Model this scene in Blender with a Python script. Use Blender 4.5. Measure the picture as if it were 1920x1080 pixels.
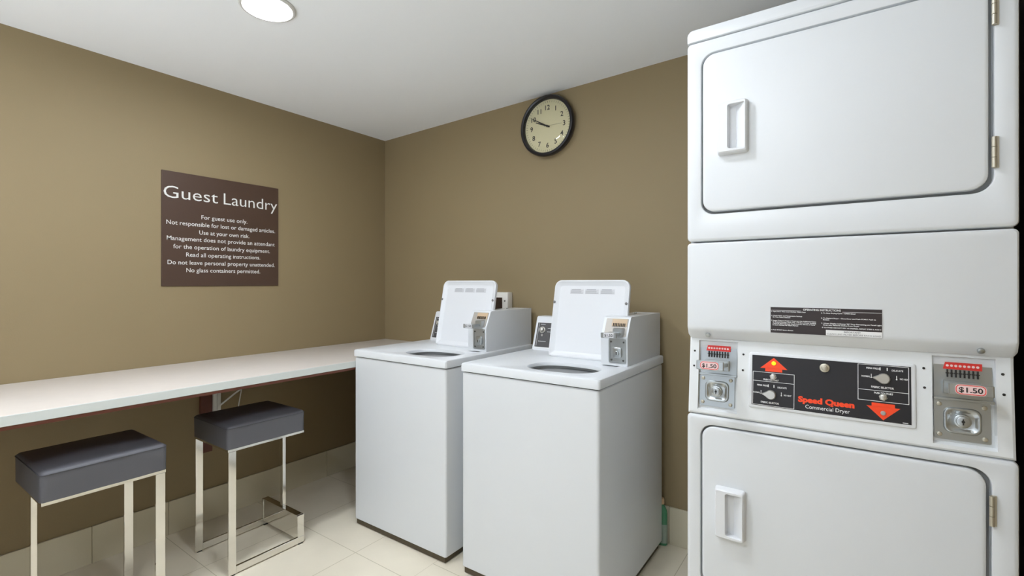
import bpy, bmesh, math, random
from mathutils import Vector, Matrix

for o in list(bpy.data.objects):
    bpy.data.objects.remove(o, do_unlink=True)
scene = bpy.context.scene
COL = scene.collection
random.seed(4)

# ------------------------------------------------------------------ camera
cam_data = bpy.data.cameras.new('camera')
cam = bpy.data.objects.new('camera', cam_data)
COL.objects.link(cam)
cam.location = (2.7906, -2.3355, 1.26)
cam.rotation_euler = (math.radians(90), 0, math.radians(35.1975))
cam_data.sensor_width = 36.0
cam_data.lens = 36.0 * 896.0 / 1920.0
cam_data.shift_y = -9.0 / 1920.0
cam_data.clip_start = 0.02
scene.camera = cam

# ------------------------------------------------------------------ world, exposure
world = bpy.data.worlds.new('world')
scene.world = world
world.use_nodes = True
# added fill through the opening behind the camera: strong upward to brighten the ceiling
WN = world.node_tree
_g = WN.nodes.new('ShaderNodeTexCoord')
_s = WN.nodes.new('ShaderNodeSeparateXYZ')
_m = WN.nodes.new('ShaderNodeMapRange')
_m.inputs['From Min'].default_value = -0.55
_m.inputs['From Max'].default_value = -0.18
_m.inputs['To Min'].default_value = 13.5
_m.inputs['To Max'].default_value = 1.0
WN.links.new(_g.outputs['Generated'], _s.inputs[0])
WN.links.new(_s.outputs[2], _m.inputs['Value'])
WN.nodes['Background'].inputs[0].default_value = (0.85, 0.94, 1.04, 1)
WN.links.new(_m.outputs[0], WN.nodes['Background'].inputs[1])
vs = scene.view_settings
vs.view_transform = 'Standard'
vs.look = 'None'
vs.gamma = 1.0
vs.use_curve_mapping = False
vs.exposure = 0.09
LAMP_STRENGTH = 165.0
LAMP_COLOR = (0.93, 0.985, 1.06)

# ------------------------------------------------------------------ materials
def srgb(r, g, b):
    def f(c):
        c /= 255.0
        return c / 12.92 if c <= 0.04045 else ((c + 0.055) / 1.055) ** 2.4
    return (f(r), f(g), f(b), 1.0)

def mat(name, col, rough=0.5, metal=0.0, bump=0.0, bscale=200.0, var=0.0, vscale=6.0, coat=0.0, spec=0.5,
        emit=None, estr=0.0):
    m = bpy.data.materials.new(name)
    m.use_nodes = True
    nt = m.node_tree
    b = nt.nodes['Principled BSDF']
    b.inputs['Base Color'].default_value = col
    b.inputs['Roughness'].default_value = rough
    b.inputs['Metallic'].default_value = metal
    b.inputs['Specular IOR Level'].default_value = spec
    if coat:
        b.inputs['Coat Weight'].default_value = coat
        b.inputs['Coat Roughness'].default_value = 0.08
    if emit:
        b.inputs['Emission Color'].default_value = emit
        b.inputs['Emission Strength'].default_value = estr
    tc = nt.nodes.new('ShaderNodeTexCoord')
    if var > 0:
        n = nt.nodes.new('ShaderNodeTexNoise')
        n.inputs['Scale'].default_value = vscale
        n.inputs['Detail'].default_value = 4
        nt.links.new(tc.outputs['Object'], n.inputs['Vector'])
        mx = nt.nodes.new('ShaderNodeMix')
        mx.data_type = 'RGBA'
        mx.inputs[6].default_value = tuple(c * (1 - var) for c in col[:3]) + (1,)
        mx.inputs[7].default_value = tuple(min(1, c * (1 + var)) for c in col[:3]) + (1,)
        nt.links.new(n.outputs['Fac'], mx.inputs[0])
        nt.links.new(mx.outputs[2], b.inputs['Base Color'])
    if bump > 0:
        n2 = nt.nodes.new('ShaderNodeTexNoise')
        n2.inputs['Scale'].default_value = bscale
        n2.inputs['Detail'].default_value = 3
        nt.links.new(tc.outputs['Object'], n2.inputs['Vector'])
        bp = nt.nodes.new('ShaderNodeBump')
        bp.inputs['Strength'].default_value = bump
        bp.inputs['Distance'].default_value = 0.002
        nt.links.new(n2.outputs['Fac'], bp.inputs['Height'])
        nt.links.new(bp.outputs['Normal'], b.inputs['Normal'])
    return m

M = {}
M['wall'] = mat('tan_wall_paint', srgb(143, 126, 94), 0.65, bump=0.12, bscale=160, var=0.03, vscale=3)
M['ceiling'] = mat('white_ceiling_paint', srgb(240, 242, 244), 0.8, bump=0.08, bscale=120)
M['enamel'] = mat('white_enamel', srgb(219, 222, 225), 0.32, bump=0.02, bscale=300)
M['plastic'] = mat('white_plastic', srgb(222, 224, 227), 0.35)
M['console'] = mat('white_console_enamel', srgb(226, 229, 231), 0.3)
M['tub'] = mat('grey_tub_enamel', srgb(214, 217, 218), 0.3)
M['groove'] = mat('grey_gap_gasket', srgb(136, 137, 137), 0.7)
M['chrome'] = mat('polished_chrome', srgb(226, 224, 218), 0.1, 1.0)
M['steel'] = mat('brushed_steel', srgb(184, 188, 189), 0.3, 0.88, bump=0.05, bscale=60)
M['steel_dark'] = mat('dark_steel', srgb(105, 104, 100), 0.35, 1.0)
M['hinge'] = mat('satin_hinge_steel', srgb(190, 184, 168), 0.4, 0.8)
M['vinyl'] = mat('charcoal_vinyl', srgb(88, 88, 93), 0.48, bump=0.12, bscale=420, var=0.05, vscale=9)
M['piping'] = mat('charcoal_seam_thread', srgb(74, 74, 79), 0.55)
M['counter'] = mat('white_counter_laminate', srgb(208, 200, 192), 0.42, var=0.035, vscale=24)
M['counter_edge'] = mat('grey_white_counter_edge', srgb(206, 211, 208), 0.45, var=0.02, vscale=30)
M['brown'] = mat('brown_stained_board', srgb(96, 50, 34), 0.5, var=0.15, vscale=14)
M['bracket'] = mat('white_painted_steel', srgb(226, 226, 222), 0.4)
M['sign'] = mat('dark_brown_sign_face', srgb(74, 54, 42), 0.45, var=0.06, vscale=8)
M['plate'] = mat('black_brown_plate', srgb(46, 36, 36), 0.4, var=0.1, vscale=20)
M['slide'] = mat('dull_zinc_plate', srgb(172, 167, 160), 0.5, 0.4)
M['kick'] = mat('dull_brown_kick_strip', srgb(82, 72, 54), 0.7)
M['coin_brass'] = mat('tan_coin_strip', srgb(196, 170, 138), 0.45)
M['letter'] = mat('silver_white_sign_letter', srgb(226, 226, 222), 0.5)
M['black'] = mat('black_plastic', srgb(26, 24, 28), 0.32)
M['dial'] = mat('cream_clock_dial', srgb(222, 214, 176), 0.6)
M['ink'] = mat('black_ink', srgb(32, 28, 24), 0.6)
M['tick'] = mat('pale_grey_ink', srgb(150, 142, 112), 0.6)
M['overlay'] = mat('black_control_overlay', srgb(30, 28, 32), 0.4)
M['overlay_grey'] = mat('dark_grey_control_overlay', srgb(78, 77, 78), 0.35, var=0.1, vscale=60)
M['white_ink'] = mat('white_ink', srgb(236, 236, 236), 0.5)
M['orange'] = mat('orange_red_ink', srgb(250, 74, 28), 0.4)
M['red'] = mat('red_coin_strip', srgb(222, 52, 44), 0.4)
M['tag'] = mat('pink_white_price_tag', srgb(238, 206, 204), 0.4)
M['sticker'] = mat('pale_grey_sticker', srgb(210, 211, 214), 0.5)
M['sticker_ink'] = mat('grey_sticker_ink', srgb(140, 141, 146), 0.6)
M['knob'] = mat('satin_silver_knob', srgb(206, 203, 196), 0.3, 0.75)
M['led'] = mat('lit_yellow_green_lamp', srgb(200, 220, 20), 0.3, emit=srgb(205, 225, 20), estr=1.0)
M['led_off'] = mat('unlit_grey_lamp', srgb(165, 160, 156), 0.3)
M['rubber'] = mat('grey_rubber', srgb(128, 126, 124), 0.6)
M['foot'] = mat('black_rubber_foot', srgb(40, 38, 36), 0.7)
M['green'] = mat('green_bottle_plastic', srgb(70, 134, 98), 0.3)
M['bottle_label'] = mat('pale_green_bottle_label', srgb(150, 166, 152), 0.45, var=0.2, vscale=40)
M['cap'] = mat('peach_bottle_cap', srgb(222, 190, 150), 0.4)
M['added_dark'] = mat('added_near_black_strip', srgb(30, 22, 20), 0.6)  # colour of the added strip that blackens the gap by the dryers
M['dark_glass'] = mat('dark_window_panel', srgb(58, 44, 36), 0.25)
M['beige_box'] = mat('off_white_box_plastic', srgb(232, 229, 222), 0.45)
M['trim_ring'] = mat('white_lamp_trim', srgb(205, 204, 200), 0.4)
M['base_joint'] = mat('baseboard_joint_grout', srgb(150, 138, 108), 0.8)

def lamp_material():
    m = bpy.data.materials.new('lit_lamp_diffuser')
    m.use_nodes = True
    nt = m.node_tree
    nt.nodes.remove(nt.nodes['Principled BSDF'])
    e = nt.nodes.new('ShaderNodeEmission')
    e.inputs[0].default_value = LAMP_COLOR + (1,)
    e.inputs[1].default_value = LAMP_STRENGTH
    nt.links.new(e.outputs[0], nt.nodes['Material Output'].inputs[0])
    return m
M['lamp'] = lamp_material()

def glass_material():
    m = bpy.data.materials.new('clear_clock_glass')
    m.use_nodes = True
    nt = m.node_tree
    nt.nodes.remove(nt.nodes['Principled BSDF'])
    t = nt.nodes.new('ShaderNodeBsdfTransparent')
    g = nt.nodes.new('ShaderNodeBsdfGlossy')
    g.inputs['Roughness'].default_value = 0.03
    fr = nt.nodes.new('ShaderNodeFresnel')
    fr.inputs[0].default_value = 1.45
    mx = nt.nodes.new('ShaderNodeMixShader')
    nt.links.new(fr.outputs[0], mx.inputs[0])
    nt.links.new(t.outputs[0], mx.inputs[1])
    nt.links.new(g.outputs[0], mx.inputs[2])
    nt.links.new(mx.outputs[0], nt.nodes['Material Output'].inputs[0])
    return m
M['glass'] = glass_material()

def tile_material(name, base, grout):
    """square tiles with thin grout; columns beyond x = 1.262 are laid on a shifted row."""
    m = bpy.data.materials.new(name)
    m.use_nodes = True
    nt = m.node_tree
    L = nt.links.new
    b = nt.nodes['Principled BSDF']
    tc = nt.nodes.new('ShaderNodeTexCoord')
    sp = nt.nodes.new('ShaderNodeSeparateXYZ')
    L(tc.outputs['Object'], sp.inputs[0])
    def math_(op, a, c, c2=None):
        n = nt.nodes.new('ShaderNodeMath')
        n.operation = op
        for i, v in enumerate((a, c, c2)):
            if v is None:
                continue
            if isinstance(v, (int, float)):
                n.inputs[i].default_value = v
            else:
                L(v, n.inputs[i])
        return n.outputs[0]
    far = math_('GREATER_THAN', sp.outputs[0], 1.262)
    ox = math_('MULTIPLY_ADD', far, 0.358, 0.904)
    oy = math_('MULTIPLY_ADD', far, 0.145, -0.931)
    T = 0.457
    def edge(v, o):
        d = math_('SUBTRACT', v, o)
        d = math_('DIVIDE', d, T)
        f = math_('FRACT', math_('ADD', d, 50.0), 0)
        f = math_('SUBTRACT', f, 0.5)
        f = math_('ABSOLUTE', f, 0)
        return math_('GREATER_THAN', f, 0.5 - 0.0035)
    g = math_('MAXIMUM', edge(sp.outputs[0], ox), edge(sp.outputs[1], oy))
    n = nt.nodes.new('ShaderNodeTexNoise')
    n.inputs['Scale'].default_value = 5.0
    n.inputs['Detail'].default_value = 6
    L(tc.outputs['Object'], n.inputs['Vector'])
    mx = nt.nodes.new('ShaderNodeMix')
    mx.data_type = 'RGBA'
    mx.inputs[6].default_value = tuple(c * 0.9 for c in base[:3]) + (1,)
    mx.inputs[7].default_value = tuple(min(1, c * 1.08) for c in base[:3]) + (1,)
    L(n.outputs['Fac'], mx.inputs[0])
    m2 = nt.nodes.new('ShaderNodeMix')
    m2.data_type = 'RGBA'
    L(g, m2.inputs[0])
    L(mx.outputs[2], m2.inputs[6])
    m2.inputs[7].default_value = grout
    L(m2.outputs[2], b.inputs['Base Color'])
    b.inputs['Roughness'].default_value = 0.38
    return m
M['floor'] = tile_material('cream_floor_tile', srgb(229, 220, 200), srgb(190, 180, 154))
M['base_tile'] = mat('cream_baseboard_tile', srgb(208, 200, 176), 0.4, var=0.04, vscale=7)

# ------------------------------------------------------------------ mesh builder
class MB:
    def __init__(self, T=None):
        self.v = []
        self.f = []
        self.T = T or Matrix.Identity(4)

    def add(self, verts, faces, T=None):
        T = self.T @ T if T is not None else self.T
        o = len(self.v)
        self.v += [T @ Vector(p) for p in verts]
        self.f += [[i + o for i in f] for f in faces]
        return self

    def from_bm(self, bm, T=None):
        bm.verts.ensure_lookup_table()
        bm.verts.index_update()
        self.add([v.co.copy() for v in bm.verts], [[v.index for v in f.verts] for f in bm.faces], T)
        bm.free()
        return self

    def box(self, x0, x1, y0, y1, z0, z1, bev=0.0, seg=2, T=None):
        bm = bmesh.new()
        bmesh.ops.create_cube(bm, size=1.0)
        for v in bm.verts:
            v.co = Vector(((x0 + x1) / 2 + v.co.x * (x1 - x0), (y0 + y1) / 2 + v.co.y * (y1 - y0),
                           (z0 + z1) / 2 + v.co.z * (z1 - z0)))
        if bev > 0:
            bmesh.ops.bevel(bm, geom=bm.edges[:], offset=bev, segments=seg, profile=0.5, affect='EDGES')
        return self.from_bm(bm, T)

    def rings(self, rings, cap0=True, cap1=True, T=None):
        n = len(rings[0])
        vs_ = [p for r in rings for p in r]
        fs = []
        for k in range(len(rings) - 1):
            for i in range(n):
                j = (i + 1) % n
                fs.append([k * n + i, k * n + j, (k + 1) * n + j, (k + 1) * n + i])
        if cap0:
            fs.append(list(range(n))[::-1])
        if cap1:
            fs.append([(len(rings) - 1) * n + i for i in range(n)])
        return self.add(vs_, fs, T)

    def cyl(self, c, axis, r, h, n=24, r2=None, bev=0.0, T=None):
        """cylinder from c along axis ('x','y','z' or '-y' ...) of length h"""
        r2 = r if r2 is None else r2
        d = {'x': (1, 0, 0), 'y': (0, 1, 0), 'z': (0, 0, 1), '-x': (-1, 0, 0), '-y': (0, -1, 0), '-z': (0, 0, -1)}
        ax = Vector(d[axis]) if isinstance(axis, str) else Vector(axis).normalized()
        u = ax.orthogonal().normalized()
        w = ax.cross(u)
        c = Vector(c)
        prof = [(r, 0.0)]
        if bev > 0:
            prof += [(r2, h - bev), (r2 - bev * 0.3, h - bev * 0.3), (r2 - bev, h)]
        else:
            prof += [(r2, h)]
        rs = [[c + ax * hh + (u * math.cos(2 * math.pi * i / n) + w * math.sin(2 * math.pi * i / n)) * rr
               for i in range(n)] for rr, hh in prof]
        return self.rings(rs, T=T)

    def tube(self, pts, r, n=10, T=None):
        pts = [Vector(p) for p in pts]
        rs = []
        for k, p in enumerate(pts):
            t = (pts[min(k + 1, len(pts) - 1)] - pts[max(k - 1, 0)]).normalized()
            u = t.orthogonal().normalized()
            w = t.cross(u)
            rs.append([p + (u * math.cos(2 * math.pi * i / n) + w * math.sin(2 * math.pi * i / n)) * r for i in range(n)])
        return self.rings(rs, T=T)

    def prism(self, poly, axis, a, b, T=None):
        """poly in the two other axes (x: (y,z); y: (x,z); z: (x,y))"""
        def P(p, t):
            return {'x': (t, p[0], p[1]), 'y': (p[0], t, p[1]), 'z': (p[0], p[1], t)}[axis]
        return self.rings([[P(p, a) for p in poly], [P(p, b) for p in poly]], T=T)

    def quad(self, pts, T=None):
        return self.add(pts, [list(range(len(pts)))], T)

    def text(self, s, T, cap, width=None, align='C', bold=0.0, depth=0.0004):
        """text in the xy plane of T, baseline at y = 0, capital height cap, optional fitted width"""
        cu = bpy.data.curves.new('t', 'FONT')
        cu.body = s
        cu.size = 1.0
        cu.offset = bold
        cu.resolution_u = 3
        ob = bpy.data.objects.new('t', cu)
        COL.objects.link(ob)
        dg = bpy.context.evaluated_depsgraph_get()
        me = ob.evaluated_get(dg).to_mesh()
        vs_ = [v.co.copy() for v in me.vertices]
        fs = [list(p.vertices) for p in me.polygons]
        ob.evaluated_get(dg).to_mesh_clear()
        bpy.data.objects.remove(ob, do_unlink=True)
        bpy.data.curves.remove(cu)
        if not vs_:
            return self
        x0 = min(v.x for v in vs_)
        x1 = max(v.x for v in vs_)
        sy = cap / 0.729
        sx = (width / (x1 - x0)) if width else sy
        off = {'L': x0, 'C': (x0 + x1) / 2, 'R': x1}[align]
        vs_ = [Vector(((v.x - off) * sx, v.y * sy, depth)) for v in vs_]
        return self.add(vs_, fs, T)

    def build(self, name, material, parent=None, smooth=True, origin=(0, 0, 0), angle=32):
        me = bpy.data.meshes.new(name)
        o = Vector(origin)
        me.from_pydata([v - o for v in self.v], [], self.f)
        bm = bmesh.new()
        bm.from_mesh(me)
        bmesh.ops.recalc_face_normals(bm, faces=bm.faces[:])
        bm.to_mesh(me)
        bm.free()
        me.materials.append(material)
        if smooth:
            for p in me.polygons:
                p.use_smooth = True
            me.set_sharp_from_angle(angle=math.radians(angle))
        ob = bpy.data.objects.new(name, me)
        COL.objects.link(ob)
        if parent is not None:
            ob.parent = parent
        return ob

def rr(a0, a1, b0, b1, r, n=6):
    """rounded rectangle outline, counter-clockwise, starting at lower right corner"""
    if isinstance(r, (int, float)):
        r = (r, r, r, r)     # lower right, upper right, upper left, lower left
    out = []
    for (cx, cy, s, q) in ((a1 - r[0], b0 + r[0], -90, r[0]), (a1 - r[1], b1 - r[1], 0, r[1]),
                           (a0 + r[2], b1 - r[2], 90, r[2]), (a0 + r[3], b0 + r[3], 180, r[3])):
        for k in range(n + 1):
            t = math.radians(s + 90.0 * k / n)
            out.append((cx + q * math.cos(t), cy + q * math.sin(t)))
    return out

def frame(origin, xa, ya, za=None):
    xa = Vector(xa).normalized()
    ya = Vector(ya).normalized()
    za = xa.cross(ya)
    m = Matrix.Identity(4)
    for i in range(3):
        m[i][0] = xa[i]
        m[i][1] = ya[i]
        m[i][2] = za[i]
        m[i][3] = origin[i]
    return m

def thing(name, label, cat, loc=(0, 0, 0), group=None):
    o = bpy.data.objects.new(name, None)
    o.empty_display_size = 0.1
    COL.objects.link(o)
    o.location = loc
    tag(o, label, cat, group)
    return o

def tag(o, label, cat, group=None):
    o['label'] = label
    o['category'] = cat
    if group:
        o['group'] = group
    return o

def struct(o):
    o['kind'] = 'structure'
    return o

def copy_tree(o, parent=None):
    c = o.copy()
    COL.objects.link(c)
    if parent is not None:
        c.parent = parent
    for ch in list(o.children):
        copy_tree(ch, c)
    return c

# ------------------------------------------------------------------ the room
RX, RY = 3.135, -4.3          # right wall, front wall (behind the camera)
def cz(x):
    return 2.306 + 0.018 * x  # the ceiling rises slightly to the right

struct(MB().box(-0.12, RX + 0.12, RY - 0.12, 0.12, -0.1, 0.0).build('floor', M['floor'], smooth=False))
mb = MB()
mb.prism([(-0.12, cz(-0.12)), (RX + 0.12, cz(RX + 0.12)), (RX + 0.12, 2.5), (-0.12, 2.5)], 'y', RY - 0.12, 0.12)
ceil_ob = struct(mb.build('ceiling', M['ceiling'], smooth=False))
struct(MB().box(-0.12, 0, RY - 0.12, 0.12, 0, 2.42).build('wall_left', M['wall'], smooth=False))
struct(MB().box(0, RX, 0, 0.12, 0, 2.42).build('wall_back', M['wall'], smooth=False))
struct(MB().box(RX, RX + 0.12, RY - 0.12, 0.12, 0, 2.42).build('wall_right', M['wall'], smooth=False))
mb = MB()
mb.box(0, 0.75, RY - 0.12, RY, 0, 2.42)
mb.box(2.75, RX, RY - 0.12, RY, 0, 2.42)
mb.box(0.75, 2.75, RY - 0.12, RY, 2.1, 2.42)
struct(mb.build('wall_front', M['wall'], smooth=False))  # opening made wide to let the added fill light in
# near-black strip added on the right wall to darken the gap beside the dryers
struct(MB().box(RX - 0.012, RX, -0.86, -0.012, 0, 2.1, 0.003).build('added_dark_strip', M['added_dark']))

# tile baseboards: single tiles with open joints
BH, BT = 0.166, 0.011
joints = [-1.668 + 0.2955 * k for k in range(-8, 7)]
ys = [y for y in joints if RY < y < -0.02]
ys = [RY] + ys + [0.0]
mb = MB()
mj = MB()
for a, b in zip(ys[:-1], ys[1:]):
    mb.box(0, BT, a + 0.001, b - 0.001, 0, BH, 0.0015, 1)
    mj.box(0, BT - 0.003, b - 0.002, b + 0.002, 0, BH - 0.002)
bl = struct(mb.build('baseboard_left', M['base_tile'], smooth=False))
g_ = mj.build('tile_joint', M['base_joint'], bl, smooth=False)
mb = MB()
x = BT
while x < RX - 0.02:
    mb.box(x + 0.001, min(x + 0.2955, RX) - 0.001, -BT, 0, 0.0, 0.178, 0.0015, 1)
    x += 0.2955
struct(mb.build('baseboard_back', M['base_tile'], smooth=False))

# ------------------------------------------------------------------ ceiling lights
def ceiling_light(x, y, label, first=None):
    if first is None:
        t = thing('ceiling_light', label, 'ceiling light', (x, y, cz(x)), 'recessed ceiling downlights')
        t.rotation_euler = (0, -math.atan(0.018), 0)
        n = 48
        prof = [(0.100, 0.0), (0.100, -0.004), (0.096, -0.008), (0.088, -0.009), (0.083, -0.006), (0.0815, 0.0)]
        mb = MB()
        mb.rings([[(r * math.cos(2 * math.pi * i / n), r * math.sin(2 * math.pi * i / n), z) for i in range(n)]
                  for r, z in prof], cap0=False, cap1=False)
        mb.build('trim_ring', M['trim_ring'], t)
        mb = MB()
        mb.cyl((0, 0, -0.0042), 'z', 0.0825, 0.0032, n)
        mb.build('diffuser', M['lamp'], t, smooth=False)
        return t
    c = copy_tree(first)
    c.location = (x, y, cz(x))
    c['label'] = label
    return c
L1 = ceiling_light(0.963, -1.375, 'round white recessed ceiling downlight, lit, above the two stools and the counter')
ceiling_light(1.95, -1.50, 'round white recessed ceiling downlight just in front of the stacked dryers', L1)
ceiling_light(0.963, -2.6, 'assumed, unseen round white recessed ceiling downlight near the left wall, behind the camera', L1)  # unseen lamp, assumed there to light the washer fronts
ceiling_light(2.2, -2.9, 'assumed, unseen round white recessed ceiling downlight directly behind the camera', L1)  # unseen lamp, assumed and placed for overall brightness

# ------------------------------------------------------------------ counter
CX1 = 0.664
ct = thing('counter', 'long white wall-mounted folding counter with brown underside along the left wall', 'counter', (0, 0, 0))
mb = MB()
mb.box(0.002, CX1, RY + 0.3, -0.001, 0.8165, 0.852, 0.0025)
mb.build('worktop', M['counter'], ct)
MB().box(CX1 - 0.0005, CX1 + 0.0022, RY + 0.3, -0.001, 0.8178, 0.8505, 0.001, 1).build('edge_band', M['counter_edge'], ct)
MB().box(0.002, CX1 - 0.001, RY + 0.3, -0.001, 0.8055, 0.8165).build('underside_board', M['brown'], ct, smooth=False)
MB().box(0.002, 0.022, -1.232, -1.176, 0.368, 0.8055, 0.001, 1).build('support_board', M['brown'], ct)
br = MB()
br.box(0.002, 0.016, -1.174, -1.131, 0.45, 0.8055, 0.001, 1)
br.box(0.016, 0.021, -1.171, -1.155, 0.45, 0.8055, 0.001, 1)
br.box(0.016, 0.021, -1.150, -1.134, 0.45, 0.8055, 0.001, 1)
brk = br.build('wall_bracket', M['bracket'], ct)
MB().tube([(0.02, -1.14, 0.60), (0.1, -1.105, 0.665), (0.19, -1.062, 0.735), (0.26, -1.03, 0.803)], 0.0045).build('brace_rod', M['bracket'], brk)
MB().tube([(0.012, -1.05, 0.50), (0.012, -1.035, 0.6), (0.012, -1.02, 0.68)], 0.003).build('brace_rod', M['bracket'], brk)

# ------------------------------------------------------------------ wall sign
SX = 0.006
SY0, SY1, SZ0, SZ1 = -1.4013, -0.8077, 1.2455, 1.824
sg = thing('wall_sign', 'square dark brown laundry rules sign with silver lettering on the left wall', 'sign', (0, (SY0 + SY1) / 2, SZ0))
o_ = Vector(sg.location)
MB().box(0, SX, SY0, SY1, SZ0, SZ1, 0.001, 1).build('panel', M['sign'], sg, origin=o_)
TS = lambda y, z: frame((SX, y, z), (0, 1, 0), (0, 0, 1))
for s, a, b in (('Guest', -1.393, -1.142), ('Laundry', -1.113, -0.816)):
    MB().text(s, TS((a + b) / 2, 1.690), 0.064, b - a, bold=-0.004).build('heading_lettering', M['letter'], sg, smooth=False, origin=o_)
rows = [('For guest use only.', 1.597, -1.223, -0.988), ('Not responsible for lost or damaged articles.', 1.557, -1.381, -0.829),
        ('Use at your own risk.', 1.516, -1.233, -0.977), ('Management does not provide an attendant', 1.478, -1.379, -0.831),
        ('for the operation of laundry equipment.', 1.437, -1.351, -0.859), ('Read all operating instructions.', 1.397, -1.294, -0.916),
        ('Do not leave personal property unattended.', 1.356, -1.376, -0.831), ('No glass containers permitted.', 1.317, -1.293, -0.916)]
mb = MB()
for s, z, a, b in rows:
    mb.text(s, TS((a + b) / 2, z), 0.0225, b - a, bold=0.003)
mb.build('rules_lettering', M['letter'], sg, smooth=False, origin=o_)

# ------------------------------------------------------------------ wall clock
CKX, CKZ = 1.405, 2.143
ck = thing('wall_clock', 'round wall clock with black rim and cream dial reading ten to ten', 'clock', (CKX, 0, CKZ))
n = 64
def disc_ring(r, y):
    return [(r * math.cos(2 * math.pi * i / n), y, r * math.sin(2 * math.pi * i / n)) for i in range(n)]
prof = [(0.160, 0.0), (0.166, -0.012), (0.171, -0.030), (0.171, -0.040), (0.167, -0.047), (0.160, -0.049), (0.153, -0.046), (0.150, -0.040), (0.149, -0.022)]
MB().rings([disc_ring(r, y) for r, y in prof], cap0=True, cap1=False).build('rim', M['black'], ck)
dl = MB().rings([disc_ring(0.1495, -0.018), disc_ring(0.1495, -0.024)]).build('dial', M['dial'], ck, smooth=False)
for k in range(1, 13):
    t = math.radians(30 * k)
    r = 0.106
    T = frame((r * math.sin(t), -0.0245, r * math.cos(t) - 0.0138), (1, 0, 0), (0, 0, 1))
    MB().text(str(k), T, 0.028, bold=0.014).build('numeral', M['ink'], dl, smooth=False)
mb = MB()
for k in range(60):
    t = math.radians(6 * k)
    T = Matrix.Rotation(t, 4, 'Y')
    w = 0.0011 if k % 5 else 0.0017
    mb.add([(-w, -0.0247, 0.132), (w, -0.0247, 0.132), (w, -0.0247, 0.142), (-w, -0.0247, 0.142)], [[0, 1, 2, 3]], T)
mb.build('minute_marks', M['tick'], dl, smooth=False)
def hand(name, deg, length, tail, w, y, m):
    T = Matrix.Rotation(math.radians(deg), 4, 'Y')
    mb = MB()
    mb.prism([(-w, -tail), (w, -tail), (w * 0.55, length), (-w * 0.55, length)], 'y', y, y - 0.0012, T=T)
    mb.build(name, m, ck, smooth=False)
hand('hour_hand', 293, 0.082, 0.016, 0.0042, -0.027, M['ink'])
hand('minute_hand', 300, 0.112, 0.016, 0.0036, -0.029, M['ink'])
hand('second_hand', 91, 0.095, 0.02, 0.0008, -0.031, M['tick'])
MB().cyl((0, -0.024, 0), '-y', 0.006, 0.009, 16).build('hand_hub', M['ink'], ck)
gl = [(0.151, -0.040), (0.135, -0.0435), (0.11, -0.046), (0.07, -0.048), (0.03, -0.0488)]
MB().rings([disc_ring(r, y) for r, y in gl], cap0=False, cap1=True).build('glass_lens', M['glass'], ck, angle=60)

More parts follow.
